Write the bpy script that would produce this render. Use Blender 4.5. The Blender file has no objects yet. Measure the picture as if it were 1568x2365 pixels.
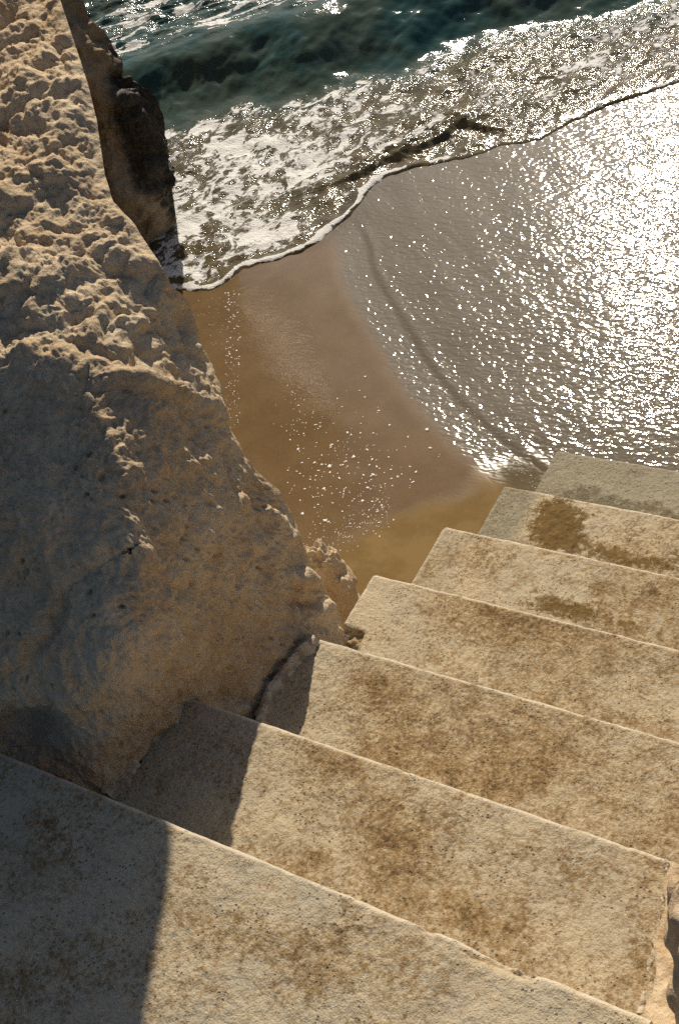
import bpy, math, random
import numpy as np
random.seed(4); RNG = np.random.default_rng(7)
S = bpy.context.scene
COL = S.collection

# ------------------------------------------------------------------ camera
CAM = np.array([1.57033, -2.32106, 2.83114])
PITCH, ROLL, YAW, FOC = 0.794492, -0.446693, 0.840655, 2965.34

def rotm():
    a, c, r = PITCH, YAW, ROLL
    Rx = np.array([[1, 0, 0], [0, math.cos(a), -math.sin(a)], [0, math.sin(a), math.cos(a)]])
    Rz = np.array([[math.cos(c), -math.sin(c), 0], [math.sin(c), math.cos(c), 0], [0, 0, 1]])
    Rr = np.array([[math.cos(r), -math.sin(r), 0], [math.sin(r), math.cos(r), 0], [0, 0, 1]])
    return Rz @ Rx @ Rr
M = rotm()

def rays(px, py):
    px = np.asarray(px, float); py = np.asarray(py, float)
    d = np.stack([(px - 784) / FOC, -(py - 1182.5) / FOC, -np.ones_like(px)], -1)
    return d @ M.T

def ground(px, py, z=-0.2):
    d = rays(px, py)
    t = (z - CAM[2]) / d[..., 2]
    return CAM + d * t[..., None]

def pix(P):
    d = (np.asarray(P) - CAM) @ M
    return 784 + FOC * d[..., 0] / -d[..., 2], 1182.5 - FOC * d[..., 1] / -d[..., 2]

cam = bpy.data.cameras.new('camera'); co = bpy.data.objects.new('camera', cam); COL.objects.link(co)
from mathutils import Matrix, Vector
m4 = Matrix([[*M[0], CAM[0]], [*M[1], CAM[1]], [*M[2], CAM[2]], [0, 0, 0, 1]])
co.matrix_world = m4
cam.sensor_fit = 'VERTICAL'; cam.sensor_height = 36; cam.lens = 36 * FOC / 2365
cam.clip_start = .05; cam.clip_end = 3000
S.camera = co
S.cycles.use_denoising = False

# ------------------------------------------------------------------ light
SAZ, SEL = math.radians(-26), math.radians(36.5)
sun = bpy.data.lights.new('sun', 'SUN'); so = bpy.data.objects.new('sun', sun); COL.objects.link(so)
sun.energy = 5.0; sun.angle = math.radians(.55); sun.color = (1, .88, .71)
sd = Vector((math.sin(SAZ) * math.cos(SEL), math.cos(SAZ) * math.cos(SEL), math.sin(SEL)))
so.rotation_euler = sd.to_track_quat('Z', 'Y').to_euler()
so.location = sd * 30
w = bpy.data.worlds.new('World'); S.world = w; w.use_nodes = True
nt = w.node_tree; bg = nt.nodes['Background']; sky = nt.nodes.new('ShaderNodeTexSky')
sky.sky_type = 'NISHITA'; sky.sun_disc = False; sky.sun_elevation = SEL; sky.sun_rotation = SAZ
sky.air_density = 1.0; sky.dust_density = 1.8; sky.ozone_density = 3.0
nt.links.new(sky.outputs[0], bg.inputs[0]); bg.inputs[1].default_value = .060
S.view_settings.view_transform = 'Standard'; S.view_settings.look = 'None'
S.view_settings.exposure = 0.0; S.view_settings.gamma = 1

# ------------------------------------------------------------------ noise (numpy)
PERM = RNG.permutation(4096)
GR = RNG.normal(size=(4096, 3)); GR /= np.linalg.norm(GR, axis=1)[:, None]
def _h(i, j, k):
    return PERM[(PERM[(PERM[i & 4095] + j) & 4095] + k) & 4095]
def perlin(P):
    P = np.asarray(P, float); I = np.floor(P).astype(np.int64); F = P - I
    U = F * F * F * (F * (F * 6 - 15) + 10)
    out = 0
    for a in (0, 1):
        wa = U[..., 0] if a else 1 - U[..., 0]
        for b in (0, 1):
            wb = U[..., 1] if b else 1 - U[..., 1]
            for c in (0, 1):
                wc = U[..., 2] if c else 1 - U[..., 2]
                g = GR[_h(I[..., 0] + a, I[..., 1] + b, I[..., 2] + c)]
                out = out + wa * wb * wc * ((F - np.array([a, b, c])) * g).sum(-1)
    return out * 1.5
def fbm(P, o=4, gain=.5):
    s = 0; a = 1; P = np.asarray(P, float)
    for i in range(o):
        s = s + a * perlin(P * 2.03 ** i + 17.3 * i); a *= gain
    return s
def ridged(P, o=4, gain=.5):
    s = 0; a = 1
    for i in range(o):
        s = s + a * (1 - 2 * np.abs(perlin(P * 2.03 ** i + 31.1 * i))); a *= gain
    return s
def worley(P):
    P = np.asarray(P, float); I = np.floor(P).astype(np.int64); F = P - I
    f1 = np.full(P.shape[:-1], 9.); f2 = f1.copy()
    for a in (-1, 0, 1):
        for b in (-1, 0, 1):
            for c in (-1, 0, 1):
                h = _h(I[..., 0] + a, I[..., 1] + b, I[..., 2] + c)
                q = GR[h] * .42 + .5 + np.array([a, b, c]) - F
                d = np.sqrt((q * q).sum(-1))
                f2 = np.minimum(f2, np.maximum(f1, d)); f1 = np.minimum(f1, d)
    return f1, f2
def sst(a, b, x):
    t = np.clip((x - a) / (b - a), 0, 1); return t * t * (3 - 2 * t)
def seg_dist(X, Y, poly):
    """signed distance to an open polyline; positive on its left side. also arc length"""
    best = np.full(X.shape, 1e9); sg = np.ones(X.shape); al = np.zeros(X.shape); acc = 0
    for (x0, y0), (x1, y1) in zip(poly[:-1], poly[1:]):
        dx, dy = x1 - x0, y1 - y0; L2 = dx * dx + dy * dy; L = math.sqrt(L2)
        t = np.clip(((X - x0) * dx + (Y - y0) * dy) / L2, 0, 1)
        ex, ey = X - x0 - t * dx, Y - y0 - t * dy
        d = np.sqrt(ex * ex + ey * ey)
        cr = dx * (Y - y0) - dy * (X - x0)
        mk = d < best - 1e-9
        best = np.where(mk, d, best); sg = np.where(mk, np.sign(cr), sg); al = np.where(mk, acc + t * L, al)
        acc += L
    return best * sg, al
def smooth_poly(pts, n=6):
    pts = [np.array(p, float) for p in pts]
    P = [2 * pts[0] - pts[1]] + pts + [2 * pts[-1] - pts[-2]]
    out = []
    for i in range(1, len(P) - 2):
        for k in range(n):
            t = k / n
            a, b, c, d = P[i - 1], P[i], P[i + 1], P[i + 2]
            out.append(.5 * ((2 * b) + (-a + c) * t + (2 * a - 5 * b + 4 * c - d) * t * t + (-a + 3 * b - 3 * c + d) * t ** 3))
    out.append(pts[-1])
    return [tuple(o) for o in out]
def gpoly(pxs, n=5, z=-.2):
    return smooth_poly([tuple(ground(x, y, z)[:2]) for x, y in pxs], n)

# ------------------------------------------------------------------ mesh helpers
def mesh_obj(name, V, F, mat, parent=None, attrs=None, smooth=True):
    me = bpy.data.meshes.new(name)
    V = np.asarray(V, np.float32).reshape(-1, 3)
    if isinstance(F, np.ndarray):
        n = len(F)
        me.vertices.add(len(V)); me.vertices.foreach_set('co', V.ravel())
        me.loops.add(n * 4); me.loops.foreach_set('vertex_index', F.astype(np.int32).ravel())
        me.polygons.add(n)
        me.polygons.foreach_set('loop_start', np.arange(0, n * 4, 4, dtype=np.int32))
        me.polygons.foreach_set('loop_total', np.full(n, 4, dtype=np.int32))
        me.update(calc_edges=True); me.validate()
    else:
        me.from_pydata(V.tolist(), [], F); me.update()
    if smooth:
        me.polygons.foreach_set('use_smooth', np.ones(len(me.polygons), dtype=bool))
    for k, a in (attrs or {}).items():
        at = me.attributes.new(k, 'FLOAT', 'POINT'); at.data.foreach_set('value', np.asarray(a, np.float32).ravel())
    me.materials.append(mat)
    o = bpy.data.objects.new(name, me); COL.objects.link(o)
    if parent: o.parent = parent
    return o
def grid_faces(nr, nc, off=0, flip=False):
    i = np.arange(nr - 1)[:, None]; j = np.arange(nc - 1)[None, :]
    a = (i * nc + j).ravel() + off
    f = np.stack([a, a + 1, a + nc + 1, a + nc], 1)
    return f[:, ::-1].copy() if flip else f
def grid_normals(P):
    du = np.gradient(P, axis=1); dv = np.gradient(P, axis=0)
    n = np.cross(du, dv); n /= np.linalg.norm(n, axis=-1)[..., None] + 1e-12
    return n
def tag(o, label=None, cat=None, group=None, kind=None):
    if label: o['label'] = label
    if cat: o['category'] = cat
    if group: o['group'] = group
    if kind: o['kind'] = kind
    return o

# ------------------------------------------------------------------ material helpers
class Mat:
    def __init__(s, name):
        s.m = bpy.data.materials.new(name); s.m.use_nodes = True
        s.t = s.m.node_tree; s.b = s.t.nodes['Principled BSDF']; s.co = s.t.nodes.new('ShaderNodeTexCoord').outputs['Object']
    def n(s, typ, **kw):
        nd = s.t.nodes.new('ShaderNode' + typ)
        for k, v in kw.items():
            if k.startswith('_'): setattr(nd, k[1:], v)
        return nd
    def put(s, sock, v):
        if hasattr(v, 'is_linked') or hasattr(v, 'links'): s.t.links.new(v, sock)
        else: sock.default_value = v
    def map(s, scale=(1, 1, 1), rot=(0, 0, 0), loc=(0, 0, 0), src=None):
        nd = s.n('Mapping'); s.put(nd.inputs['Vector'], src or s.co)
        nd.inputs['Scale'].default_value = scale; nd.inputs['Rotation'].default_value = rot; nd.inputs['Location'].default_value = loc
        return nd.outputs[0]
    def noise(s, scale, detail=4, rough=.5, vec=None, dist=0, col=False):
        nd = s.n('TexNoise'); s.put(nd.inputs['Vector'], vec or s.co)
        nd.inputs['Scale'].default_value = scale; nd.inputs['Detail'].default_value = detail
        nd.inputs['Roughness'].default_value = rough; nd.inputs['Distortion'].default_value = dist
        return nd.outputs['Color' if col else 'Fac']
    def voro(s, scale, vec=None, feat='F1', smooth=None, rand=1):
        nd = s.n('TexVoronoi'); nd.feature = feat; s.put(nd.inputs['Vector'], vec or s.co)
        nd.inputs['Scale'].default_value = scale; nd.inputs['Randomness'].default_value = rand
        if smooth is not None and 'Smoothness' in nd.inputs: nd.inputs['Smoothness'].default_value = smooth
        return nd.outputs['Distance']
    def ramp(s, v, stops, interp='LINEAR'):
        nd = s.n('ValToRGB'); s.put(nd.inputs[0], v); cr = nd.color_ramp; cr.interpolation = interp
        while len(cr.elements) < len(stops): cr.elements.new(.5)
        for e, (p, c) in zip(cr.elements, stops):
            e.position = p; e.color = (c, c, c, 1) if isinstance(c, (int, float)) else (*c, 1)
        return nd.outputs[0]
    def step(s, v, a, b, x=0., y=1.):
        nd = s.n('MapRange'); nd.interpolation_type = 'SMOOTHSTEP'; s.put(nd.inputs[0], v)
        nd.inputs[1].default_value = a; nd.inputs[2].default_value = b; nd.inputs[3].default_value = x; nd.inputs[4].default_value = y
        return nd.outputs[0]
    def math(s, op, a, b=0., c=None, clamp=False):
        nd = s.n('Math'); nd.operation = op; nd.use_clamp = clamp; s.put(nd.inputs[0], a); s.put(nd.inputs[1], b)
        if c is not None: s.put(nd.inputs[2], c)
        return nd.outputs[0]
    def mix(s, f, a, b, mode='MIX'):
        nd = s.n('Mix'); nd.data_type = 'RGBA'; nd.blend_type = mode
        s.put(nd.inputs[0], f)
        for i, v in ((6, a), (7, b)):
            if isinstance(v, tuple): v = (*v, 1) if len(v) == 3 else v
            s.put(nd.inputs[i], v)
        return nd.outputs[2]
    def attr(s, name):
        nd = s.n('Attribute'); nd.attribute_name = name; return nd.outputs['Fac']
    def addv(s, a, b, scale=1.):
        n1 = s.n('VectorMath'); n1.operation = 'SCALE'; s.put(n1.inputs[0], b); n1.inputs['Scale'].default_value = scale
        n2 = s.n('VectorMath'); n2.operation = 'ADD'; s.put(n2.inputs[0], a); s.put(n2.inputs[1], n1.outputs[0])
        return n2.outputs[0]
    def bump(s, h, dist, strength=1., prev=None):
        nd = s.n('Bump'); s.put(nd.inputs['Height'], h); nd.inputs['Distance'].default_value = dist
        s.put(nd.inputs['Strength'], strength)
        if prev is not None: s.put(nd.inputs['Normal'], prev)
        return nd.outputs[0]
    def done(s, col=None, rough=None, normal=None, spec=None, ior=None):
        if col is not None: s.put(s.b.inputs['Base Color'], (*col, 1) if isinstance(col, tuple) and len(col) == 3 else col)
        if rough is not None: s.put(s.b.inputs['Roughness'], rough)
        if normal is not None: s.put(s.b.inputs['Normal'], normal)
        if spec is not None: s.put(s.b.inputs['Specular IOR Level'], spec)
        if ior is not None: s.b.inputs['IOR'].default_value = ior
        return s.m

# --- sandstone cliff
def mat_rock(name, algae=False):
    a = Mat(name)
    big = a.noise(3.2, 4, .55, dist=.6); mid = a.noise(11, 5, .6, dist=.4); fine = a.noise(70, 5, .65); gr = a.noise(420, 3, .6)
    c = a.mix(a.step(big, .36, .62), (.50, .375, .235), (.66, .53, .36))
    c = a.mix(a.math('MULTIPLY', a.step(mid, .48, .68), .6), c, (.50, .33, .17))
    c = a.mix(a.math('MULTIPLY', a.step(a.noise(6, 5, .6, vec=a.map(loc=(4, 2, 9))), .5, .7), .5), c, (.44, .335, .215))
    c = a.mix(a.math('MULTIPLY', a.step(fine, .42, .62), .4), c, (.70, .59, .43))
    c = a.mix(a.math('MULTIPLY', a.step(gr, .56, .72), .3), c, (.17, .10, .05))
    rough = .93
    if algae:
        al = a.attr('algae')
        f = a.math('ADD', al, a.math('MULTIPLY', a.math('SUBTRACT', a.noise(14, 5, .7), .5), 1.0))
        f = a.math('MULTIPLY', a.step(f, .3, .8), .93)
        dk = a.mix(a.step(a.noise(60, 4, .7), .45, .6), (.012, .012, .008), (.055, .045, .028))
        c = a.mix(f, a.mix(.55, c, (.15, .11, .07)), dk)
        rough = a.math('SUBTRACT', .9, a.math('MULTIPLY', f, .45))
    n = a.bump(a.noise(38, 6, .65), .008)
    n = a.bump(a.noise(190, 4, .7), .0022, 1, n)
    n = a.bump(a.voro(60, feat='SMOOTH_F1', smooth=.4), .004, .6, n)
    return a.done(c, rough, n, .25)
ROCK = mat_rock('sandstone'); DARKROCK = mat_rock('wet_dark_rock', True)

# --- rendered concrete steps
def mat_step():
    a = Mat('weathered_render')
    ed = a.attr('worn_sunlit'); st = a.attr('stain'); sn = a.attr('sandy'); wt = a.attr('wet')
    v = a.map((1, 1, .6))
    big = a.noise(5.5, 5, .6, vec=v, dist=.8); mid = a.noise(24, 5, .68, vec=v, dist=.5); fine = a.noise(120, 5, .72, vec=v); spk = a.noise(300, 3, .6)
    base = a.mix(a.step(a.noise(9, 4, .6, vec=a.map(loc=(7, 1, 3))), .4, .62), (.53, .44, .29), (.47, .40, .28))
    base = a.mix(a.math('MULTIPLY', a.step(spk, .4, .65), .35), base, (.60, .54, .42))
    # brown dirt: broad clouds x mottling x grain
    g = a.math('ADD', a.math('MULTIPLY', a.math('SUBTRACT', big, .5), 1.25), a.math('MULTIPLY', a.math('SUBTRACT', mid, .5), 1.5))
    g = a.math('ADD', g, a.math('MULTIPLY', a.math('SUBTRACT', fine, .5), 3.2))
    g = a.math('ADD', g, a.math('MULTIPLY', a.math('SUBTRACT', st, .5), 1.3))
    d = a.step(g, -.42, .55)
    c = a.mix(a.math('MULTIPLY', d, .92), base, a.mix(a.step(mid, .4, .6), (.33, .215, .09), (.235, .148, .06)))
    dd = a.step(g, .45, .95)
    c = a.mix(a.math('MULTIPLY', dd, .75), c, (.095, .058, .024))
    # pits
    pit = a.voro(95, feat='F1'); pm = a.math('MULTIPLY', a.step(pit, .10, .24, 1, 0), a.step(a.noise(16, 3), .47, .6))
    c = a.mix(a.math('MULTIPLY', pm, .5), c, (.07, .045, .022))
    c = a.mix(a.math('MULTIPLY', ed, .8), c, (.66, .58, .45))  # paler nosings: wear, plus the sun-caught edge line painted into the colour
    # sand lying on the tread
    sf = a.step(a.math('ADD', sn, a.math('MULTIPLY', a.math('SUBTRACT', a.noise(48, 6, .75), .5), 1.9)), .34, .66)
    c = a.mix(sf, c, a.mix(fine, (.10, .060, .018), (.24, .155, .055)))
    c = a.mix(wt, c, a.mix(.58, c, (.11, .11, .06)))
    rough = a.math('SUBTRACT', .95, a.math('MULTIPLY', wt, .52))
    n = a.bump(a.math('ADD', fine, a.math('MULTIPLY', spk, .5)), .0042)
    n = a.bump(a.noise(44, 5, .6), .006, .7, n)
    n = a.bump(pm, -.003, 1, n)
    return a.done(c, rough, n, .3)
STEP = mat_step()

def mat_mortar():
    a = Mat('mortar')
    c = a.mix(a.step(a.noise(30, 5, .7), .4, .6), (.36, .29, .205), (.62, .54, .42))
    n = a.bump(a.noise(80, 5, .7), .006)
    return a.done(c, .95, n, .2)
MORTAR = mat_mortar()

# --- beach sand
def mat_sand():
    a = Mat('wet_sand')
    wet = a.attr('wet'); glit = a.attr('glitter')
    gr = a.noise(700, 2, .6); md = a.noise(9, 5, .6)
    c = a.mix(a.step(md, .35, .65), (.118, .068, .022), (.142, .087, .033))
    c = a.mix(a.step(wet, .0, .75), a.mix(a.step(md, .4, .6), (.24, .165, .070), (.19, .125, .048)), c)
    c = a.mix(a.math('MULTIPLY', a.step(gr, .5, .7), .35), c, (.30, .19, .08))
    c = a.mix(a.step(glit, .05, .7, 0, .75), c, (.082, .072, .046))
    rr = math.radians(-26)
    rip = a.noise(1, 3, .55, vec=a.map((22, 62, 40), rot=(0, 0, rr)), dist=.9)
    rip2 = a.noise(1, 0, .5, vec=a.map((60, 150, 90), rot=(0, 0, rr)), dist=.6)
    gb = a.noise(1, 0, .5, vec=a.map((62, 108, 80), rot=(0, 0, rr), loc=(3, 5, 1)), dist=.3)
    gbig = a.noise(1, 0, .45, vec=a.map((29, 54, 42), rot=(0, 0, rr), loc=(3, 5, 1)), dist=.8)
    n = a.bump(rip, .00038, a.step(wet, .2, .9, .35, 1.))
    n = a.bump(rip2, .00014, 1, n)
    n = a.bump(gbig, .0030, glit, n)
    n = a.bump(gb, .0006, glit, n)
    r = a.math('MULTIPLY_ADD', wet, -.4, .85)
    m = a.done(c, r, a.bump(gr, .0005), .1, 1.33)
    a.put(a.b.inputs['Coat Weight'], a.math('MULTIPLY', a.step(wet, .15, .8), 1.0)); a.put(a.b.inputs['Coat Roughness'], a.math('MULTIPLY_ADD', a.step(wet, .3, 1.), -.215, .29)); a.b.inputs['Coat IOR'].default_value = 1.42
    a.put(a.b.inputs['Coat Normal'], n)
    return m
SAND = mat_sand()

# --- sea water with foam
def mat_sea():
    a = Mat('sea_water')
    fo = a.attr('foam'); sh = a.attr('shallow'); ch = a.attr('chop')
    wob = a.noise(9, 3, .5, col=True)
    vv = a.addv(a.co, wob, .09)
    web = a.voro(13, vec=vv, feat='SMOOTH_F1', smooth=.25)
    web2 = a.voro(44, vec=a.addv(a.co, wob, .05), feat='F1')
    wn = a.noise(10, 6, .62, dist=1.6)
    f = a.math('ADD', a.math('MULTIPLY', a.math('SUBTRACT', wn, .5), 3.2), a.math('MULTIPLY', a.math('SUBTRACT', web, .42), .9))
    f = a.math('ADD', f, a.math('MULTIPLY', a.math('SUBTRACT', web2, .45), .5))
    f = a.math('ADD', f, a.math('MULTIPLY_ADD', fo, 2.0, -1.16))
    fm = a.step(f, -.10, .30)
    deep = a.mix(a.step(a.noise(3, 3), .35, .65), (.030, .078, .074), (.058, .088, .068))
    shal = a.mix(a.step(a.noise(12, 4), .35, .65), (.095, .070, .032), (.15, .115, .06))
    c = a.mix(sh, deep, shal)
    c = a.mix(fm, c, (.80, .80, .78))
    r = a.math('MULTIPLY_ADD', fm, .30, .10)
    d = math.radians(-25)
    w1 = a.noise(1, 4, .6, vec=a.map((14, 42, 20), rot=(0, 0, d)), dist=.8)
    w2 = a.noise(1, 1, .5, vec=a.map((48, 84, 60), rot=(0, 0, d)), dist=.7)
    n = a.bump(w1, .0058, a.math('MULTIPLY_ADD', ch, .7, .2))
    n = a.bump(w2, .0030, a.math('MULTIPLY_ADD', ch, .85, .12), n)
    n = a.bump(a.math('MULTIPLY', fm, a.math('ADD', .6, a.noise(120, 4, .7))), .006, 1, n)
    return a.done(c, r, n, .5, 1.33)
SEA = mat_sea()
def mat_foam():
    a = Mat('foam'); n = a.bump(a.noise(260, 3), .002)
    return a.done((.86, .85, .80), .35, n, .5)
FOAM = mat_foam()

# ------------------------------------------------------------------ key lines on the beach (world, metres)
WL = [tuple(ground(x, y)[:2]) for x, y in [(250, 735), (340, 690), (410, 668), (450, 676), (490, 670), (520, 656), (560, 622), (600, 612), (645, 600), (700, 581), (740, 556), (770, 528), (800, 507), (825, 480), (848, 446), (865, 425), (900, 405), (960, 387), (1040, 372), (1120, 354), (1150, 338), (1200, 332), (1250, 322), (1300, 292), (1400, 246), (1568, 190), (1800, 110), (2200, -10)]]
e = np.array(WL[-1]); WL += [tuple(e + (3, .8)), tuple(e + (60, 4))]
WL = [(-60, -6), (-9, -3.0), (-4, .1)] + WL
CREST = [tuple(ground(x, y, -.16)[:2]) for x, y in [(560, 470), (690, 425), (760, 405), (820, 385), (880, 342), (950, 322), (1000, 300), (1045, 268), (1110, 262), (1200, 268), (1300, 245), (1400, 205), (1568, 158), (1800, 80), (2200, -40)]]
UP = [tuple(ground(x, y)[:2]) for x, y in [(250, 330), (400, 285), (480, 262), (560, 240), (650, 232), (740, 216), (830, 180), (920, 165), (1000, 138), (1100, 92), (1200, 70), (1330, 45), (1568, -10), (1900, -90), (2300, -190)]]
CUR = gpoly([(800, 500), (838, 560), (850, 620), (885, 690), (930, 760), (980, 845), (1050, 930), (1130, 1005), (1200, 1062), (1262, 1100), (1330, 1150)], 4)

def beach(X, Y):
    d, _ = seg_dist(X, Y, WL)                       # >0 seaward
    c, al = seg_dist(X, Y, CUR)                     # sign: side of the curve
    z = np.full(X.shape, -.2)
    z = z - .10 * np.clip(d - .25, 0, 12) + .03 * np.clip(-d - 4, 0, 40)
    ln = sst(0, .25, al) * sst(0, .10, CURL - al)
    lip = .0085 * sst(.01, -.16, c) - .0016 * np.exp(-((c - .010) / .008) ** 2)
    z = z + lip * (ln * .9 + .1) * sst(.0, -.05, d)
    z = z + .0015 * np.exp(-((c - .035) / .018) ** 2) * ln
    z = z + .004 * fbm(np.stack([X * 1.1, Y * 1.6, X * 0], -1), 3)
    return z, d, c, al
CURL = sum(math.dist(a, b) for a, b in zip(CUR[:-1], CUR[1:]))

def sheet(name, xs, ys, fn, mat, attrs_fn=None):
    X, Y = np.meshgrid(xs, ys)
    r = fn(X, Y)
    P = np.stack([X, Y, r['z']], -1)
    at = {k: v for k, v in r.items() if k != 'z'}
    return mesh_obj(name, P, grid_faces(len(ys), len(xs)), mat, attrs=at)
def axis(lo, hi, step, far_lo, far_hi):
    mid = np.arange(lo, hi + 1e-6, step)
    out = [mid]; s = step; x = hi; up = []
    while x < far_hi:
        s *= 1.35; x += s; up.append(x)
    s = step; x = lo; dn = []
    while x > far_lo:
        s *= 1.35; x -= s; dn.append(x)
    return np.concatenate([np.array(dn[::-1]), mid, np.array(up)])

def sand_fn(X, Y):
    z, d, c, al = beach(X, Y)
    px, py = pix(np.stack([X, Y, z], -1))
    ok = (np.abs(X + .5) < 4) & (np.abs(Y) < 4)
    # dune-dry golden patch beside the steps
    dry = sst(1110, 1215, py + .42 * (px - 820) - 60 + 30 * fbm(np.stack([X * 5, Y * 5, X * 0], -1), 3)) * (px > 690) * sst(1330, 1230, px)
    dry = np.where(ok, dry, 0)
    wet = np.clip(1 - .82 * dry, 0, 1)
    streak = .80 + .75 * fbm(np.stack([c * 5.5, al * 1.3, X * 0], -1), 3)
    gl = np.clip(sst(-.12, .10, c) * sst(0, .3, al) * streak, .12 * (c > 0), 1.3)
    z = z + .0012 * fbm(np.stack([c * 6.5, al * 1.1, X * 0 + 4], -1), 3) * sst(.02, .15, c) * ok * sst(.0, -.08, d)
    gl = np.maximum(gl, .8 * sst(.15, .06, -c))
    gl = np.where(ok, gl, 0)
    return dict(z=z, wet=wet, glitter=gl)
sand = sheet('sand', axis(-3.2, 1.3, .0125, -150, 150), axis(-.9, 2.6, .0125, -60, 160), sand_fn, SAND)
tag(sand, kind='structure')

def sea_fn(X, Y):
    zb, d, c, al = beach(X, Y)
    P3 = np.stack([X, Y, X * 0], -1)
    jit = .012 * fbm(P3 * 9, 3) + .03 * fbm(P3 * 2.5, 2)
    dw = d + .35 * jit * sst(0, .12, d) + .010 * fbm(P3 * 14, 3)
    u, _ = seg_dist(X, Y, UP); u = u + 2.0 * jit     # >0 out at sea beyond the foam belt
    k, kl = seg_dist(X, Y, CREST); k = k + 1.1 * jit + .012 * fbm(P3 * 16 + 4, 3)  # >0 behind the crest
    near = (np.abs(X + 2.5) < 6.) & (Y < 8)
    # foam edge: a rounded, bulging rim
    rim = np.where(dw > 0, .013 * np.sqrt(np.clip(1 - (1 - np.clip(dw / .02, 0, 1)) ** 2, 0, 1)), -.03)
    z = -.2 + (.07 + .45 * sst(-1.15, -1.5, X) * (1 + .8 * fbm(P3 * 7 + 8, 2))) * rim + .002 * np.exp(-((dw - .02) / .02) ** 2) * (dw > 0)
    # little bore: brown front wall rising to the crest
    bore = sst(.1, .75, kl) * (.10 + .90 * sst(1.5, 1.0, kl))
    z = z + bore * .026 * sst(-.085, .0, k) * np.exp(-np.clip(k, 0, 9) / .35) * (dw > 0)
    z = z + bore * .014 * np.exp(-((k + .05) / .02) ** 2) * (dw > 0) + bore * .010 * fbm(P3 * 24, 3) * np.exp(-(k / .09) ** 2) * (dw > .01)
    # swell behind the foam belt: its shoreward face turns to us
    hs = .17 * sst(-.02, .42, u) * (1 - .75 * sst(.45, 1.1, u))
    far = .10 * np.sin(u * 3.1 + 1.2 + 1.5 * fbm(P3 * .35, 2)) * sst(.9, 2.0, u)
    z = z + hs + far
    # chop
    R = np.array([[math.cos(-.42), math.sin(-.42)], [-math.sin(-.42), math.cos(-.42)]])
    Q = np.stack([X, Y], -1) @ R
    ch = np.stack([Q[..., 0] * 1.6, Q[..., 1] * 4.6, X * 0], -1)
    face = np.exp(-((u - .20) / .17) ** 2)
    z = z + .060 * ridged(ch * 1.0, 4, .5) * sst(.3, .8, u) * .55 * sst(16, 6, np.abs(u))
    z = z + .006 * fbm(ch * 1.2, 2) * sst(0, .3, u)
    belt = sst(.0, .10, dw) * sst(.06, -.10, u)
    z = z + belt * (.014 * fbm(P3 * 6, 4, .5) + .0035 * ridged(P3 * 14, 3))
    foamn = fbm(P3 * 4, 4)
    west = sst(.1, -.9, X + .6 * (Y - 1.2) + 1.0)     # lobe by the rocks: mostly foam
    foam = belt * (.31 + .30 * west + .26 * foamn)
    foam = foam + .10 * belt * sst(-1.3, -.9, X)
    foam = foam * (1 - .40 * bore * sst(.02, -.05, k) * sst(-.2, -.06, k))
    hole = np.exp(-(((X + 1.72) / .17) ** 2 + ((Y - 1.27) / .10) ** 2))
    foam = foam * (1 - .6 * hole)
    lob = sst(.62, .45, kl + 0 * X) 
    foam = np.maximum(foam, (1.0 + .5 * fbm(P3 * 18 + 2, 3)) * np.exp(-((dw - .020) / (.017 + .012 * np.clip(fbm(P3 * 6, 2), -.6, 1))) ** 2) * (X < -1.42 + .1 * jit))
    foam = np.maximum(foam, (.75 + .4 * foamn) * np.exp(-((k - .035) / .04) ** 2) * bore * sst(1.6, .7, kl))
    foam = np.maximum(foam, .42 * (X < -1.4) * np.exp(-((u + .07) / .06) ** 2))
    foam_sheen = ridged(ch * np.array([.9, 1.6, 1]) * 1.2 + 5, 3)
    foam = np.maximum(foam, (.20 + .62 * sst(.95, 1.5, foam_sheen) + .35 * sst(1.2, 1.6, ridged(ch * np.array([2.2, 2.6, 1]) + 9, 3))) * sst(.36, .62, u))  # thin foam lines that also paint in the sky sheen on wavelets
    foam = np.maximum(foam, .30 * sst(.2, .9, foamn) * sst(.0, .3, u) * sst(-1.9, -1.2, X))
    foam = np.maximum(foam, (.42 + .5 * fbm(P3 * 22, 3)) * np.exp(-((dw - .02) / .022) ** 2) * (X > -1.45))
    foam = np.clip(foam, 0, 1.2) * near
    shallow = sst(.10, -.30, u) * .85
    shallow = np.where(near, shallow, sst(2, .2, d))
    chop = np.clip(belt * .85 + .75 * sst(.35, .6, u) + .10, 0, 1)
    chop = np.where(near, chop, .5)
    chop = chop * (1 - .75 * face)
    z = np.where(dw < 0, zb - .03, z)
    z = np.where(dw < 0, zb - .03 * np.clip(-dw / .035, 0.05, 1), np.maximum(z, zb + .002))
    return dict(z=z, foam=foam, shallow=shallow, chop=chop)
sea = sheet('sea', axis(-4.9, .35, .0105, -900, 900), axis(.3, 3.6, .0105, -40, 1600), sea_fn, SEA)
tag(sea, kind='structure')

# ------------------------------------------------------------------ the cliff, from a pixel-spaced net with real distances
def rbf(pts, vals, Q, smooth=1e-4):
    A = np.asarray(pts, float) / 1000.; Bq = np.asarray(Q, float) / 1000.
    def ph(r): return r          # linear kernel
    D = np.linalg.norm(A[:, None] - A[None], axis=-1)
    n = len(A); K = np.zeros((n + 3, n + 3)); K[:n, :n] = ph(D) - smooth * np.eye(n) * 0
    K[:n, n] = 1; K[:n, n + 1:] = A; K[n, :n] = 1; K[n + 1:, :n] = A.T
    s = np.linalg.solve(K, np.concatenate([vals, [0, 0, 0]]))
    out = np.empty(len(Bq))
    for i in range(0, len(Bq), 20000):
        b = Bq[i:i + 20000]
        R = np.sqrt(((b[:, None] - A[None]) ** 2).sum(-1) + .03 ** 2)
        out[i:i + 20000] = R @ s[:n] + s[n] + b @ s[n + 1:]
    return out

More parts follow.
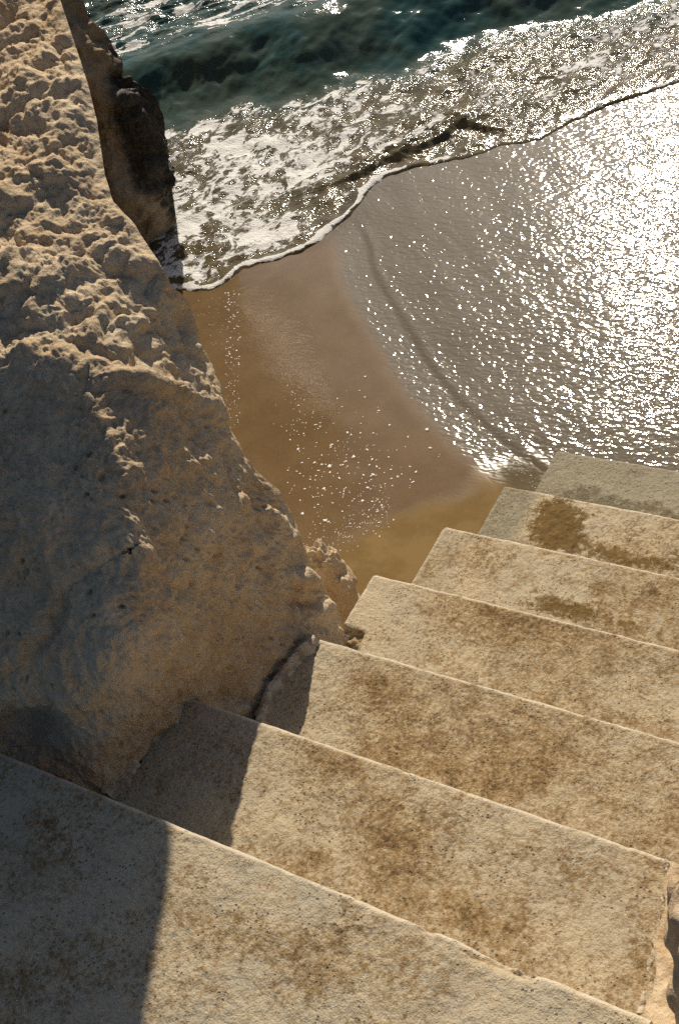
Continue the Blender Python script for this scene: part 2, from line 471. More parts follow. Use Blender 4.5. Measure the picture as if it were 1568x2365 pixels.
def gauss(px, py, x, y, rx, ry, ang=0):
    c, s_ = math.cos(math.radians(ang)), math.sin(math.radians(ang))
    dx, dy = px - x, py - y
    a = dx * c + dy * s_; b = -dx * s_ + dy * c
    return np.exp(-(a / rx) ** 2 - (b / ry) ** 2)

SIL = [(-1100, -120), (-700, -20), (-300, 70), (-100, 115), (0, 140), (60, 160), (130, 183), (200, 205), (280, 225), (330, 232), (400, 243), (470, 262), (520, 306), (580, 350), (640, 392), (664, 402), (680, 425), (705, 443), (755, 452), (805, 465), (840, 490), (905, 513), (985, 535), (1050, 563), (1095, 600), (1135, 645), (1200, 683), (1240, 690), (1290, 708), (1320, 724), (1352, 745), (1377, 757), (1394, 772), (1421, 783), (1445, 783), (1465, 797), (1478, 816), (1500, 835), (2100, 835)]
rows = np.concatenate([np.arange(-1100, -20, 20), np.arange(-20, 1900, 2.7), np.arange(1900, 2100, 25)])
ww = np.concatenate([np.arange(0, 840, 2.7), np.arange(850, 1500, 25)])
xs = np.interp(rows, [s[0] for s in SIL], [s[1] for s in SIL])
PX = xs[:, None] - ww[None, :]; PY = np.repeat(rows[:, None], len(ww), 1)
XC = [(835,1500,0.02),(784,1430,-0.01),(750,1350,-0.01),(691,1231,-0.015),(600,1100,-0.05),(530,980,-0.08),(464,797,-0.165),(403,660,-0.13),(380,620,-0.135),(440,1612,-0.005),(600,1560,0.0),(620,1640,0.045),(700,1520,0.06),(740,1475,0.06),(380,1680,-0.012),(260,1830,-0.03),(170,1800,-0.1),(80,1770,-0.17),(0,1720,-0.24),(-200,1650,-0.4),(-500,1600,-0.7),(400,1950,-0.05),(700,1750,-0.03),(835,1700,-0.05),(0,1900,-0.3),(835,2100,-0.1),(-300,2100,-0.5),(560,1450,0.0),(640,1350,0.0),(-250,1250,-0.425),(-130,1250,-0.318),(-20,1250,-0.223),(90,1250,-0.129),(190,1250,-0.046),(280,1250,0.027),(345,1250,0.062),(-420,-800,-2.029),(-305,-800,-1.88),(-190,-800,-1.766),(-45,-800,-1.671),(-420,-500,-1.699),(-305,-500,-1.575),(-190,-500,-1.451),(-75,-500,-1.329),(25,-500,-1.217),(-420,-250,-1.48),(-305,-250,-1.358),(-190,-250,-1.234),(-75,-250,-1.107),(81,-250,-0.928),(-420,-100,-1.357),(-305,-100,-1.237),(-190,-100,-1.113),(-75,-100,-0.986),(40,-100,-0.857),(115,-100,-0.774),(-420,0,-1.279),(-305,0,-1.16),(-190,0,-1.037),(-75,0,-0.911),(40,0,-0.786),(140,0,-0.675),(-420,130,-1.182),(-305,130,-1.065),(-190,130,-0.943),(-75,130,-0.819),(40,130,-0.696),(183,130,-0.555),(-420,260,-1.09),(-305,260,-0.974),(-190,260,-0.854),(-75,260,-0.732),(40,260,-0.612),(220,260,-0.449),(-420,400,-0.996),(-305,400,-0.881),(-190,400,-0.762),(-75,400,-0.644),(40,400,-0.528),(155,400,-0.421),(243,400,-0.358),(-420,520,-0.919),(-305,520,-0.805),(-190,520,-0.687),(-75,520,-0.571),(40,520,-0.461),(155,520,-0.352),(306,520,-0.263),(-420,640,-0.847),(-305,640,-0.732),(-190,640,-0.615),(-75,640,-0.502),(40,640,-0.396),(155,640,-0.288),(270,640,-0.224),(-420,760,-0.777),(-305,760,-0.662),(-190,760,-0.545),(-75,760,-0.436),(40,760,-0.334),(155,760,-0.235),(270,760,-0.14),(-420,860,-0.726),(-305,860,-0.609),(-190,860,-0.494),(-75,860,-0.387),(40,860,-0.285),(155,860,-0.185),(270,860,-0.098),(385,860,-0.054),(-420,960,-0.693),(-305,960,-0.574),(-190,960,-0.459),(-75,960,-0.354),(40,960,-0.25),(155,960,-0.15),(270,960,-0.063),(385,960,-0.026),(-420,1080,-0.652),(-305,1080,-0.531),(-190,1080,-0.416),(-75,1080,-0.313),(40,1080,-0.214),(155,1080,-0.114),(270,1080,-0.024),(385,1080,0.018),(500,1080,-0.022),(-420,1380,-0.61),(-305,1380,-0.484),(-190,1380,-0.366),(-75,1380,-0.265),(40,1380,-0.164),(155,1380,-0.066),(270,1380,0.036),(385,1380,0.072),(500,1380,0.03),(-420,1500,-0.606),(-305,1500,-0.482),(-190,1500,-0.361),(-75,1500,-0.254),(40,1500,-0.153),(155,1500,-0.06),(270,1500,0.061),(385,1500,0.092)]
Xw = rbf([(a, b) for a, b, _ in XC], np.array([c for *_, c in XC]), np.stack([PX.ravel(), PY.ravel()], -1)).reshape(PX.shape)
D = rays(PX, PY); T = (Xw - CAM[0]) / D[..., 0]
P = CAM + D * T[..., None]
# large sculpting, along the line towards the viewer's side of the rock
up = sst(130, -90, PY - np.interp(PX, [0, 150, 300, 420, 520, 600, 700, 840], [860, 890, 872, 895, 960, 1080, 1190, 1300]) + 50 * fbm(P * 6, 3))
edge = sst(0, 30, ww)[None, :]
sc = .022 * np.exp(-((PY - np.interp(PX, [150, 300, 420, 520, 600], [905, 872, 895, 960, 1080])) / 30) ** 2) * sst(120, 260, PX) * sst(640, 560, PX)
gd, _ = seg_dist(PX, PY, [(-40, 1600), (60, 1530), (130, 1440), (170, 1350), (215, 1320), (260, 1290)])
sc = sc - .009 * np.exp(-(gd / 14) ** 2) + .010 * np.exp(-((gd + 30) / 28) ** 2)
sc = sc - .07 * gauss(PX, PY, 60, 1690, 90, 55) - .03 * gauss(PX, PY, 545, 1612, 34, 22) - .02 * gauss(PX, PY, 420, 1360, 36, 22)
sc = sc + .03 * gauss(PX, PY, 28, 645, 60, 48) - .03 * gauss(PX, PY, 8, 690, 26, 14, 20) - .022 * gauss(PX, PY, 30, 700, 60, 8, 12)
sc = sc + .022 * gauss(PX, PY, 695, 1336, 46, 14, 6) + .016 * gauss(PX, PY, 745, 1405, 30, 26) - .02 * gauss(PX, PY, 700, 1392, 30, 16)
sc = sc + .014 * gauss(PX, PY, 466, 1065, 24, 20) + .02 * gauss(PX, PY, 200, 820, 90, 60, -20) - .02 * gauss(PX, PY, 230, 905, 60, 16, -10)
sc = sc + .016 * gauss(PX, PY, 630, 1195, 30, 14, 30) + .012 * gauss(PX, PY, 560, 1160, 26, 12, 30)
sc = sc + .035 * gauss(PX, PY, 60, 1180, 200, 160) * .5
N = grid_normals(P)
sgn = np.sign(((CAM - P) * N).sum(-1).mean()); N = N * sgn
P = P + N * (sc * edge)[..., None]
W3 = P + .02 * np.stack([fbm(P * 9 + 3, 2), fbm(P * 9 + 11, 2), fbm(P * 9 + 23, 2)], -1)
Qs = W3 @ np.array([[.83, -.35, -.43], [.39, .92, 0], [.40, -.17, .90]]).T * np.array([1.1, 1.0, .62])
f1, f2 = worley(Qs * 21); g1, g2 = worley(Qs * 42 + 9)
knob = np.clip(.75 - f1, 0, 1); knob2 = np.clip(.75 - g1, 0, 1)
kmask = .5 + .5 * sst(-.25, .35, fbm(P * 5 + 40, 2))
low = 1 - up
disp = .030 * fbm(W3 * 5, 5, .5) * (.36 + .64 * up) + .007 * ridged(W3 * np.array([7, 7, 4.5]) + 3, 4, .5)
km2 = sst(-.15, .45, fbm(P * 9 + 90, 3))
g5, _ = worley(Qs * 85 + 3)
disp = disp + up * .8 * (.036 * (np.sqrt(knob + .01) - .5) * kmask * .8 + .016 * (knob2 - .3) * km2 + .004 * (np.clip(.75 - g5, 0, 1) - .3) * kmask) + up * .45 * (.017 * fbm(W3 * np.array([17, 17, 11]), 4, .6) + .005 * ridged(W3 * 16, 3))
disp = disp + low * (.009 * fbm(W3 * np.array([22, 22, 14]), 4, .6) + .007 * (knob - .3) * kmask)
pits = sst(.30, .12, g1) * sst(.1, .4, fbm(P * 8 + 70, 2))
disp = disp - .011 * pits * low - .004 * low * np.clip(ridged(W3 * np.array([26, 26, 10]) + 7, 2) - .6, 0, 1)
disp = disp + .0028 * fbm(W3 * 75, 3, .6)
disp = disp * (.35 + .65 * edge) 
base_soft = sst(1900, 1750, PY) * .5 + .5
N = grid_normals(P) * sgn
P = P + N * (disp * base_soft)[..., None]
P[..., 2] = np.maximum(P[..., 2], -.6)
# far side of the corner: falls away behind the ridge to the sand
def far_side(P, xs, rows, dpx, dt, K1=9, K2=18, zb=-.6, drop=(-.5, .1)):
    E0 = P[:, 0]; T0 = np.linalg.norm(E0 - CAM, axis=1); out = []
    ep, er = pix(E0)
    for k in range(1, K1 + 1):
        d = rays(ep - dpx * (k / K1) ** 1.3, er)
        out.append(CAM + d / np.linalg.norm(d, axis=1)[:, None] * (T0 + dt * (k / K1) ** .7)[:, None])
    q0 = out[-1]
    for k in range(1, K2 + 1):
        t = k / K2; q = q0 + np.array([drop[0], drop[1], 0]) * t
        q[:, 2] = q0[:, 2] * (1 - t) + zb * t
        q = q + .04 * np.stack([fbm(q * 4 + 5, 3)] * 3, -1) * np.array([-.6, -.5, .3])
        out.append(q)
    return np.stack(out[::-1], 1)
P2 = np.concatenate([far_side(P, xs, rows, 190, .75), P], 1)
# the top runs on up the slope, out of the picture
tops = []
for k in range(1, 7):
    q = P2[0] + np.array([-.35, .25, 0]) * k * .8; q[:, 2] += .10 * k
    tops.append(q)
P2 = np.concatenate([np.stack(tops[::-1], 0), P2], 0)
lefts = []
for k in range(1, 6):
    q = P2[:, -1] + np.array([-.6, -.3, 0]) * k; q = q.copy(); q[:, 2] = q[:, 2] * (1 - k / 5) - .6 * k / 5
    lefts.append(q)
P2 = np.concatenate([P2, np.stack(lefts, 1)], 1)
cliff = mesh_obj('sandstone_cliff', P2, grid_faces(P2.shape[0], P2.shape[1], flip=True), ROCK)
tag(cliff, 'tall knobbly pale tan sandstone rock rising along the left ends of the steps', 'rock')

# unseen block added above and left of the view to shade the top step
def slab(name, nlo, nhi, alo, ahi, zlo, zhi, parent, n=46):
    u = np.array([-math.sin(-SAZ), math.cos(SAZ), 0]); nn = np.array([math.cos(SAZ), math.sin(-SAZ), 0])
    V = []; F = []
    g = np.linspace(-1, 1, n)
    for ax in range(3):
        for sg in (-1, 1):
            A_, B_ = np.meshgrid(g, g); Cc = [None] * 3
            Cc[ax] = np.full(A_.shape, float(sg)); Cc[(ax + 1) % 3] = A_; Cc[(ax + 2) % 3] = B_
            q = np.stack(Cc, -1); r6 = (np.abs(q) ** 7).sum(-1) ** (1 / 7.); q = q / r6[..., None]
            off = len(V) * n * n; V.append(q.reshape(-1, 3)); F.append(grid_faces(n, n, off, flip=sg < 0))
    q = np.concatenate(V); F = np.concatenate(F)
    a = (alo + ahi) / 2 + q[:, 1] * (ahi - alo) / 2; m_ = (nlo + nhi) / 2 + q[:, 0] * (nhi - nlo) / 2
    z = (zlo + zhi) / 2 + q[:, 2] * (zhi - zlo) / 2 + .5 * np.clip(a, 0, 9)
    m_ = m_ - .20 * np.clip(z - 2.3, -.2, 1)
    Pw = a[:, None] * u + m_[:, None] * nn; Pw[:, 2] = z
    Pw += .016 * np.stack([fbm(Pw * 5 + o, 4) for o in (2, 13, 29)], -1)
    return mesh_obj(name, Pw, F, ROCK, parent)
slab('added_shade_block', -2.6, -.548, -.70, .14, 2.225, 2.76, cliff)

# ------------------------------------------------------------------ dark wet rock standing in the surf
SIL2 = [(-900, -40), (-500, 60), (-200, 130), (0, 193), (40, 205), (70, 238), (95, 256), (150, 274), (185, 285), (210, 312), (240, 342), (265, 362), (290, 377), (340, 384), (420, 395), (480, 403), (510, 407), (540, 402), (575, 392), (620, 388), (760, 388)]
rows = np.concatenate([np.arange(-900, -20, 22), np.arange(-20, 720, 2.7)])
ww = np.concatenate([np.arange(0, 330, 2.7), np.arange(340, 900, 25)])
xs = np.interp(rows, [s[0] for s in SIL2], [s[1] for s in SIL2])
PX = xs[:, None] - ww[None, :]; PY = np.repeat(rows[:, None], len(ww), 1)
D = rays(PX, PY); hl = np.sqrt(D[..., 0] ** 2 + D[..., 1] ** 2); slope = D[..., 2] / hl
rho = np.full(PX.shape, 5.27)
for _ in range(6):
    z = CAM[2] + slope * rho
    rho = 5.24 + .30 * np.clip(z + .2, -.3, 4) - .12 * sst(0, 60, PX * 0 + ww[None, :]) + .25 * sst(60, 380, PX * 0 + ww[None, :])
P = CAM + D * (rho / hl)[..., None]
N = grid_normals(P); sgn = np.sign(((CAM - P) * N).sum(-1).mean()); N = N * sgn
W3 = P + .04 * np.stack([fbm(P * 5 + 3, 2), fbm(P * 5 + 11, 2), fbm(P * 5 + 23, 2)], -1)
f1, f2 = worley(W3 * 11)
disp = .07 * fbm(W3 * 2.6, 4, .55) + .030 * ridged(W3 * 7, 4) + .022 * (.6 - f1)
disp = disp + .05 * gauss(PX, PY, 300, 470, 50, 60) - .09 * gauss(PX, PY, 330, 560, 40, 60)
ed = sst(0, 14, ww)[None, :]
P = P + N * (disp * (.3 + .7 * ed))[..., None]
px_, py_ = PX, PY
alg = sst(-.55, .9, (PX - np.interp(PY, [0, 200, 330, 420, 520, 600], [215, 235, 265, 300, 390, 420])) / 60.) * sst(0, 60, PY + 10) 
fs = far_side(P, xs, rows, 120, 1.3, 7, 7, -.7, (-1., .3))
P2 = np.concatenate([fs, P], 1)
alg = np.concatenate([np.ones((len(rows), fs.shape[1])), alg], 1)
tops = [P2[0] + np.array([-.35 * k, .1 * k, .05 * k]) for k in range(1, 7)]
P2 = np.concatenate([np.stack(tops[::-1], 0), P2], 0); alg = np.concatenate([np.zeros((6, alg.shape[1])), alg], 0)
drk = mesh_obj('wet_rock', P2, grid_faces(P2.shape[0], P2.shape[1], flip=True), DARKROCK, attrs=dict(algae=alg))
tag(drk, 'dark algae covered wet rock face standing in the foaming surf behind the pale sandstone', 'rock')

# ------------------------------------------------------------------ lumps of rock
def lump(name, c, rad, mat, seed, rot=0, amp=.18, freq=7, sub=6, squash=None):
    import bmesh
    bm = bmesh.new(); bmesh.ops.create_icosphere(bm, subdivisions=sub, radius=1)
    V = np.array([v.co[:] for v in bm.verts]); F = [[v.index for v in f.verts] for f in bm.faces]; bm.free()
    R = np.array([[math.cos(rot), -math.sin(rot), 0], [math.sin(rot), math.cos(rot), 0], [0, 0, 1]])
    B = np.sign(V) * np.abs(V) ** .8
    Pw = (B * np.array(rad)) @ R.T
    f1, _ = worley(Pw * freq * 3.2 + seed); 
    r = 1 + amp * fbm(Pw * freq + seed, 4, .55) * 1.3 + amp * .45 * (.6 - f1) + .12 * amp * fbm(Pw * freq * 9 + seed, 3)
    Pw = Pw * r[:, None]
    o = mesh_obj(name, Pw, F, mat); o.location = c
    return o
b = lump('boulder', tuple(ground(768, 1352, .22)), (.05, .056, .17), ROCK, 3.3, .75, .30, 9)
tag(b, 'small shaded brown boulder wedged on the sand between the pale cliff and the fourth step', 'boulder')

# ------------------------------------------------------------------ staircase
RUN, RISE = .30, .170333
stair = bpy.data.objects.new('stone_staircase', None); COL.objects.link(stair)
tag(stair, 'pale weathered concrete staircase with brown stains descending to the wet sand', 'staircase')
X0 = [0, 0, 0, 0, .055, -.015, -.62]
X1 = [1.35, 1.35, 1.3, 1.25, 1.18, 1.12, 1.115]
def blob(px, py, x, y, rx, ry, ang=0): return gauss(px, py, x, y, rx, ry, ang)
for k in range(7):
    y0 = -k * RUN; z0 = k * RISE; nr = .008
    st = .0042 if k < 4 else .0034
    prof = [(y0, z0 - zz) for zz in (1.4 if k > 3 else .9, .5, .3, .2, .17, .13, .09, .06, .04, .025, .015, nr)]
    prof += [(y0 - nr + nr * math.cos(a), z0 - nr + nr * math.sin(a)) for a in np.linspace(.2, math.pi / 2, 6)]
    ys = np.arange(y0 - nr - st, y0 - (RUN + .02 if k < 6 else 1.1), -st)
    prof += [(y, z0) for y in ys] + [(ys[-1], z0 - .4), (ys[-1], z0 - (1.4 if k > 3 else .9))]
    prof = np.array(prof)
    x0, x1 = X0[k], X1[k]
    xa = np.arange(x0, x1, st)
    if k == 6: xa = np.concatenate([np.arange(x0, -.16, .02), np.arange(-.16, x1, st)])
    xa = np.concatenate([[x0, x0 + .0008, x0 + .002], xa[1:], [x1 - .001, x1]])
    Pp = np.empty((len(prof), len(xa), 3))
    Pp[..., 0] = xa[None]; Pp[..., 1] = prof[:, 0][:, None]; Pp[..., 2] = prof[:, 1][:, None]
    # plan rounding of the free left corner
    dist = np.clip(y0 - prof[:, 0], 0, 9); r = .016
    cut = np.where(dist < r, r - np.sqrt(np.clip(r * r - (r - dist) ** 2, 0, None)), 0)
    if k < 6: Pp[..., 0] = np.maximum(Pp[..., 0], x0 + cut[:, None])
    Q = Pp.copy()
    tread = sst(0, .012, dist)[:, None] * (np.arange(len(prof)) < len(prof) - 2)[:, None]
    tx, ty = Pp[..., 0], Pp[..., 1]
    px, py = pix(Pp)
    # dirt and sand placement
    stn = .5 + .28 * fbm(np.stack([tx * 3 + k * 7, ty * 4, tx * 0 + k], -1), 4, .6)
    lb = sst(.0, .17, tx - x0 if k < 6 else tx + 5)
    sandy = np.zeros(tx.shape); wet = np.zeros(tx.shape)
    if k == 0:
        wet = sst(1.3, .1, tx) * .95 + .05; sandy = sst(1085, 1130, py + 16 * fbm(Q * 9, 3) - .22 * (px - 1290)) * sst(1270, 1310, px) * .62
        stn = stn - .25
    elif k == 1:
        wet = sst(1235, 1190, px - .45 * (1200 - py)); sandy = .8 * blob(px, py, 1295, 1180, 70, 42, 10) + .85 * blob(px, py, 1275, 1235, 70, 40) + .7 * blob(px, py, 1420, 1285, 130, 26, 14) + .5 * blob(px, py, 1560, 1290, 60, 40) - .35 * blob(px, py, 1350, 1165, 26, 16) + .25 * fbm(Q * 30, 3) * blob(px, py, 1330, 1220, 150, 70)
        sandy = sandy * sst(1195, 1225, px + .3 * (py - 1200)); stn = stn - .12
    elif k == 2:
        wet = .25 * sst(1080, 1010, px); sandy = .62 * blob(px, py, 1270, 1400, 80, 34, 10) + .5 * blob(px, py, 1400, 1430, 120, 26, 14) + .42 * blob(px, py, 1120, 1290, 60, 20, -30)
        stn = stn - .12 + .25 * sst(1200, 1500, px)
    elif k == 3:
        stn = stn - .34 * sst(1060, 880, px) + .16 * sst(1000, 1200, px); sandy = .42 * blob(px, py, 1140, 1440, 80, 50, 40)
    elif k == 4:
        stn = stn - .38 * sst(860, 760, px) + .16
    elif k == 5:
        stn = stn - .34 * sst(560, 400, px) + .30 * blob(px, py, 910, 1930, 90, 70, 40) + .18 * blob(px, py, 820, 1760, 130, 60, 30) + .04 - .14 * sst(1150, 1400, px)
        stn = stn + .2 * blob(px, py, 1090, 2120, 120, 40, 30)
    else:
        stn = stn - .12 - .16 * sst(900, 1300, px) + .25 * blob(px, py, 560, 2150, 160, 60, 20)
    # roughness of the surface
    h = .0016 * fbm(Q * 28 + k, 4, .6) + .0011 * fbm(Q * 110, 2) + .0016 * fbm(Q * 7 + k * 3, 2)
    h = h + sandy * .006 * np.clip(ridged(Q * 22, 3) * .5 + .5, 0, 2)
    fr = 1 - sst(0, .01, dist)[:, None]
    Pp[..., 2] += h * tread - .0012 * fr * (1 + 2 * fbm(Q * 25 + 5, 3)) * (prof[:, 1] > z0 - .03)[:, None]
    Pp[..., 1] += fr * ((.0014 * fbm(Q * np.array([6, 0, 0]) + k * 9, 3)) + .0006 * fbm(Q * np.array([45, 10, 10]) + k * 9, 2)) * (prof[:, 1] > z0 - .2)[:, None]
    # chips broken out of the nosing
    chips = []
    if k == 6: chips = [(1165, 2207, 58, 13, .020), (988, 2138, 16, 8, .014), (1210, 2226, 20, 9, .012)]
    if k == 4: chips = [(835, 1505, 9, 6, .008)]
    if k == 5: chips = [(930, 1786, 10, 6, .005), (1440, 1955, 9, 6, .005)]
    if k == 2: chips = [(1140, 1232, 8, 5, .004)]
    for (cx, cy, rx, ry, dp) in chips:
        g = ground(cx, cy, z0)
        rxw = rx * .00095
        f = np.exp(-(np.abs(tx - g[0]) / rxw) ** 4) * np.exp(-(dist[:, None] / (ry * .0012)) ** 4) * (prof[:, 1] > z0 - .03)[:, None]
        Pp[..., 2] -= dp * f * (.8 + .6 * fbm(Q * 60, 2)); stn = stn + .8 * f
    if k == 3:   # broken rear left corner beside the cliff
        g = ground(840, 1455, z0); f = sst(.07, .045, tx + .25 * (ty - g[1])) * sst(-1.055, -1.075, ty)
        Pp[..., 2] -= .018 * f * (1 + fbm(Q * 40, 3)); stn = stn + .5 * f * sst(-.2, .3, fbm(Q * 50, 2))
    # rough, crumbling right ends
    if k >= 5:
        endm = sst(x1 - .05, x1, tx)
        Pp[..., 2] += endm * .006 * fbm(Q * 30 + 4, 3) * tread
    worn_sunlit = (sst(.011, .0045, dist)[:, None] + .9 * sst(.009, .003, np.abs(tx - x0)) * (0 < k < 4)) * sst(-.75, -.15, fbm(Q * 30 + 2, 3))
    worn_sunlit = np.clip(worn_sunlit, 0, 1)
    F = grid_faces(len(prof), len(xa), flip=True)
    n = len(F)
    o = mesh_obj('step', Pp, F, STEP, stair, dict(stain=np.clip(stn, -.5, 1.6), sandy=np.clip(sandy, 0, 1), wet=np.clip(wet, 0, 1), worn_sunlit=worn_sunlit))
    # side walls
    import bmesh
    bm = bmesh.new(); bm.from_mesh(o.data); bm.verts.ensure_lookup_table(); nc = len(xa)
    for col, fl in ((0, False), (nc - 1, True)):
        vs = [bm.verts[i * nc + col] for i in range(len(prof))]
        f = bm.faces.new(vs if not fl else vs[::-1]); f.material_index = 0
    bm.to_mesh(o.data); bm.free()

# mortar fillets where the steps meet the cliff and the right-hand rock: rough tapering ribbons
def ribbon(name, pts, wds, parent, hgt=.012, seed=0, n=90, m=11, mat=None):
    pts = np.array(pts, float); t = np.linspace(0, len(pts) - 1, n)
    C = np.stack([np.interp(t, range(len(pts)), pts[:, i]) for i in range(3)], -1); Wd = np.interp(t, range(len(pts)), wds)
    tg = np.gradient(C, axis=0); tg[:, 2] = 0; tg /= np.linalg.norm(tg, axis=1)[:, None]
    nx = np.stack([tg[:, 1], -tg[:, 0], tg[:, 0] * 0], -1)
    s = np.linspace(-1, 1, m)
    wob = 1 + .9 * fbm(C * 22 + seed, 3)[:, None] * s[None]
    Pm = C[:, None] + nx[:, None] * (s[None, :] * Wd[:, None] * wob)[..., None]
    Pm[..., 2] += hgt * (1 - s[None] ** 2) - .005
    Pm[..., 2] += .006 * fbm(Pm * 60 + seed, 4, .6); Pm[..., :2] += (.005 * fbm(Pm * 45 + 9, 3))[..., None]
    return mesh_obj(name, Pm, grid_faces(n, m), mat or MORTAR, parent)
z5, z4, z6 = 5 * RISE, 4 * RISE, 6 * RISE
def G(x, y, z): return ground(x, y, z)
ribbon('mortar_joint', [G(448, 1604, z5), G(414, 1620, z5), G(378, 1666, z5), G(328, 1723, z5), G(292, 1778, z5), G(248, 1838, z5)], [.012, .018, .017, .021, .028, .022], stair, .024, 1)
ribbon('mortar_joint', [G(730, 1480, z4), G(703, 1506, z4), G(668, 1543, z4), G(634, 1592, z4), G(615, 1640, z4), G(594, 1685, z4)], [.018, .018, .015, .015, .015, .015], stair, .028, 2)
ribbon('mortar_joint', [G(1542, 1985, z5), G(1538, 2010, z5), G(1526, 2080, z5), G(1508, 2180, z5), G(1494, 2260, z5), G(1478, 2340, z5)], [.004, .005, .005, .005, .008, .009], stair, .007, 3)

# ------------------------------------------------------------------ rock on the right of the steps
n1, n2 = 150, 90
yy = np.linspace(-1.0, -2.6, n1); vv = np.linspace(0, 1, n2)
A = np.empty((n1, n2, 3))
xe = np.interp(yy, [-2.6, -2.1, -1.80, -1.71, -1.60, -1.50, -1.47, -1.2], [1.12, 1.12, 1.085, 1.05, 1.025, 1.0, 1.02, 1.16])
zt = np.interp(yy, [-2.6, -2.1, -1.82, -1.78, -1.5, -1.47, -1.2, -1.0], [1.03, 1.03, .96, .875, .858, .72, .60, .45])
A[..., 0] = xe[:, None] + vv[None] * .75; A[..., 1] = yy[:, None]
A[..., 2] = zt[:, None] + .10 * sst(0, .35, vv)[None] + .04 * fbm(np.stack([A[..., 0] * 9, A[..., 1] * 9, A[..., 0] * 0 + 3], -1), 4) * sst(0, .08, vv)[None]
A[:, 0, 2] -= .25
wf1, _ = worley(A * 22); A[..., 2] += .025 * (.5 - wf1) * sst(0, .06, vv)[None]
A[..., 0] += .012 * fbm(A * 14, 3)
ledge = mesh_obj('rock_ledge', A, grid_faces(n1, n2, flip=True), ROCK)
tag(ledge, 'crumbly sunlit cream stone ledge along the right end of the lower right steps', 'ledge')
bb = lump('boulder', (1.324, -1.67, 1.15), (.15, .24, .30), ROCK, 8.1, -.2, .16, 5)
tag(bb, 'dark shaded boulder cut off by the right border above the sunlit ledge', 'boulder')

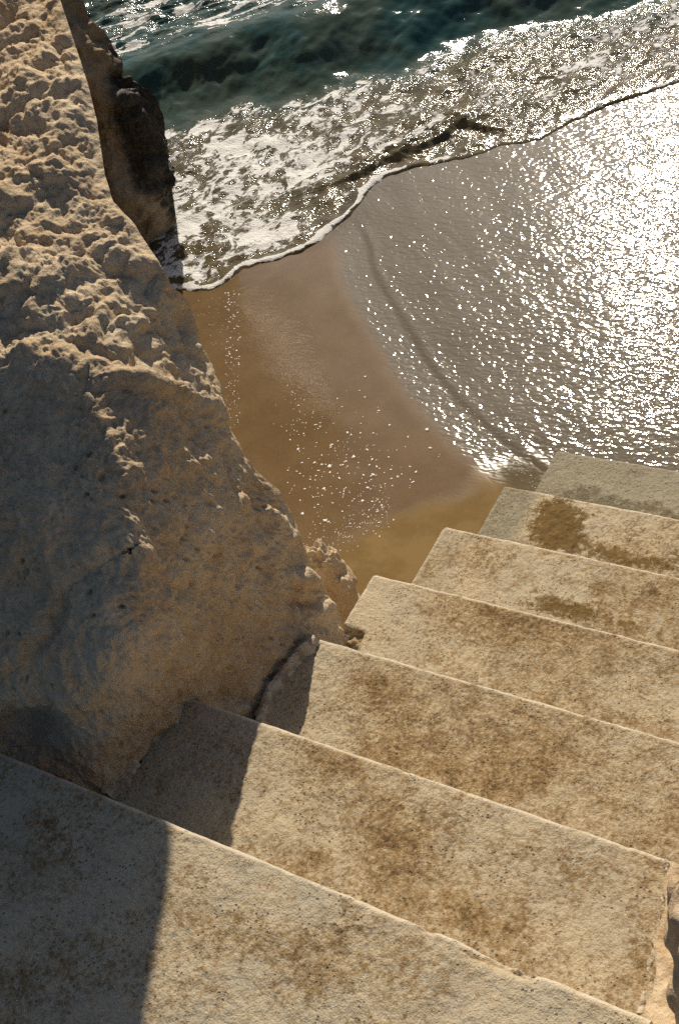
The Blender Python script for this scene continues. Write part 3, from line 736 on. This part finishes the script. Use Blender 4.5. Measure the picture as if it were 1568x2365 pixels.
# ------------------------------------------------------------------ foam bubbles left on the sand
def bubbles():
    V = []; F = []
    def dome(c, r, sx, ang, h):
        i0 = len(V); n = 9; ca, sa = math.cos(ang), math.sin(ang)
        wob = [1 + random.uniform(-.22, .22) for _ in range(n)]
        for ring, (rr, hh) in enumerate(((1, -.2), (.93, .45), (.6, .85))):
            for j in range(n):
                a = 2 * math.pi * j / n; x = math.cos(a) * r * rr * sx * wob[j]; y = math.sin(a) * r * rr * wob[j]
                V.append((c[0] + x * ca - y * sa, c[1] + x * sa + y * ca, c[2] + h * hh))
        V.append((c[0], c[1], c[2] + h)); top = len(V) - 1
        for ring in (0, 1):
            for j in range(n):
                a = i0 + ring * n + j; b_ = i0 + ring * n + (j + 1) % n
                F.append([a, b_, b_ + n, a + n])
        for j in range(n): F.append([i0 + 2 * n + j, i0 + 2 * n + (j + 1) % n, top])
    def put(px, py, rpx):
        g = ground(px, py, -.2)
        zz = float(beach(np.array([[g[0]]]), np.array([[g[1]]]))[0][0, 0])
        r = rpx * .00105
        dome((g[0], g[1], zz), r, random.uniform(1, 1.7), random.uniform(0, 3.1), r * .75)
        if rpx > 2.4 and random.random() < .6:
            dome((g[0] + random.uniform(-1, 1) * r * 1.2, g[1] + random.uniform(-1, 1) * r * 1.2, zz), r * .6, 1.2, 0, r * .5)
    for x, y, r in [(769, 1032, 5), (763, 1082, 6), (745, 1077, 4), (818, 1060, 5), (863, 1101, 6), (988, 998, 6), (995, 1040, 5), (845, 875, 3.5), (752, 1206, 5), (700, 1190, 5), (728, 1073, 4), (800, 1070, 4), (920, 1105, 4), (905, 1110, 4), (850, 1130, 4), (690, 1042, 4), (750, 1132, 4), (785, 1108, 3.5), (962, 1095, 4), (955, 1118, 4), (770, 1165, 3), (838, 1160, 4), (805, 1005, 4), (742, 990, 3)]:
        put(x, y, r * 1.05)
    for _ in range(230):                                        # field in the middle
        x = random.gauss(800, 85); y = random.gauss(1085, 75)
        if y < 905 or x < 665 or x > 1010 or y > 1240 or (y > 1100 and x > 1060 - (y - 1100)): continue
        put(x, y, random.choice([1.3, 1.6, 2, 2.4, 3.2]))
    for _ in range(150):                                        # two strings running down from the foam
        y = random.uniform(672, 1000); q = random.choice([525, 532, 541, 551])
        put(q + (y - 680) * .012 + random.gauss(0, 2.5), y, random.choice([1.2, 1.6, 2.2, 2.8]) * (1.1 if y < 850 else .8))
    for _ in range(60):
        put(random.uniform(445, 520), random.uniform(690, 800), random.choice([.8, 1.1, 1.5]))
    for _ in range(55):
        y = random.uniform(860, 1010); put(690 + random.gauss(0, 22), y, random.choice([1.2, 1.6, 2]))
    for _ in range(240):                                        # froth caught beside the cliff foot and under the dune
        x = random.uniform(700, 900); y = 1290 - (x - 700) * .55 + random.gauss(0, 30)
        if y > 1290: continue
        put(x, y, random.choice([.8, 1, 1.4, 1.8]))
    for _ in range(110):
        x = random.uniform(1000, 1240); y = 830 + (x - 960) * .98 + random.gauss(20, 10)
        put(x, y, random.choice([.9, 1.2, 1.6]))
    for _ in range(260):
        put(random.uniform(1000, 1450), random.uniform(700, 1060), random.choice([.8, 1.1, 1.5, 1.9]))
    return mesh_obj('foam_bubbles', V, F, FOAM)
tag(bubbles(), 'scattered white foam bubbles left on the wet sand', 'foam', kind='stuff')

# dry twigs in the shaded nook at the foot of the cliff
def twig(pts, r, label):
    cu = np.array(pts); V = []; F = []; n = 6
    for i, p in enumerate(cu):
        rr = r * (1 - .6 * i / (len(cu) - 1))
        for j in range(n):
            a = 2 * math.pi * j / n; V.append(p + np.array([math.cos(a) * rr * .6, math.cos(a) * rr * .6, math.sin(a) * rr]))
    for i in range(len(cu) - 1):
        for j in range(n):
            F.append([i * n + j, i * n + (j + 1) % n, (i + 1) * n + (j + 1) % n, (i + 1) * n + j])
    F.append(list(range(n))[::-1]); F.append([len(V) - n + j for j in range(n)])
    o = mesh_obj('dry_twig', V, F, TW); tag(o, label, 'twig', 'dry twigs in the nook'); return o
ta = Mat('twig_bark'); TW = ta.done(ta.mix(ta.noise(90), (.22, .15, .09), (.36, .27, .17)), .8)
zt_ = .99
twig([G(30, 1724, zt_) , G(70, 1722, zt_ + .006), G(110, 1720, zt_ + .01), G(128, 1722, zt_)], .0016, 'thin dry twig lying level in the dark nook behind the top step')
twig([G(84, 1735, zt_), G(100, 1745, zt_ + .004), G(122, 1762, zt_ + .002), G(135, 1772, zt_)], .0014, 'thin dry twig slanting down to the edge of the top step')
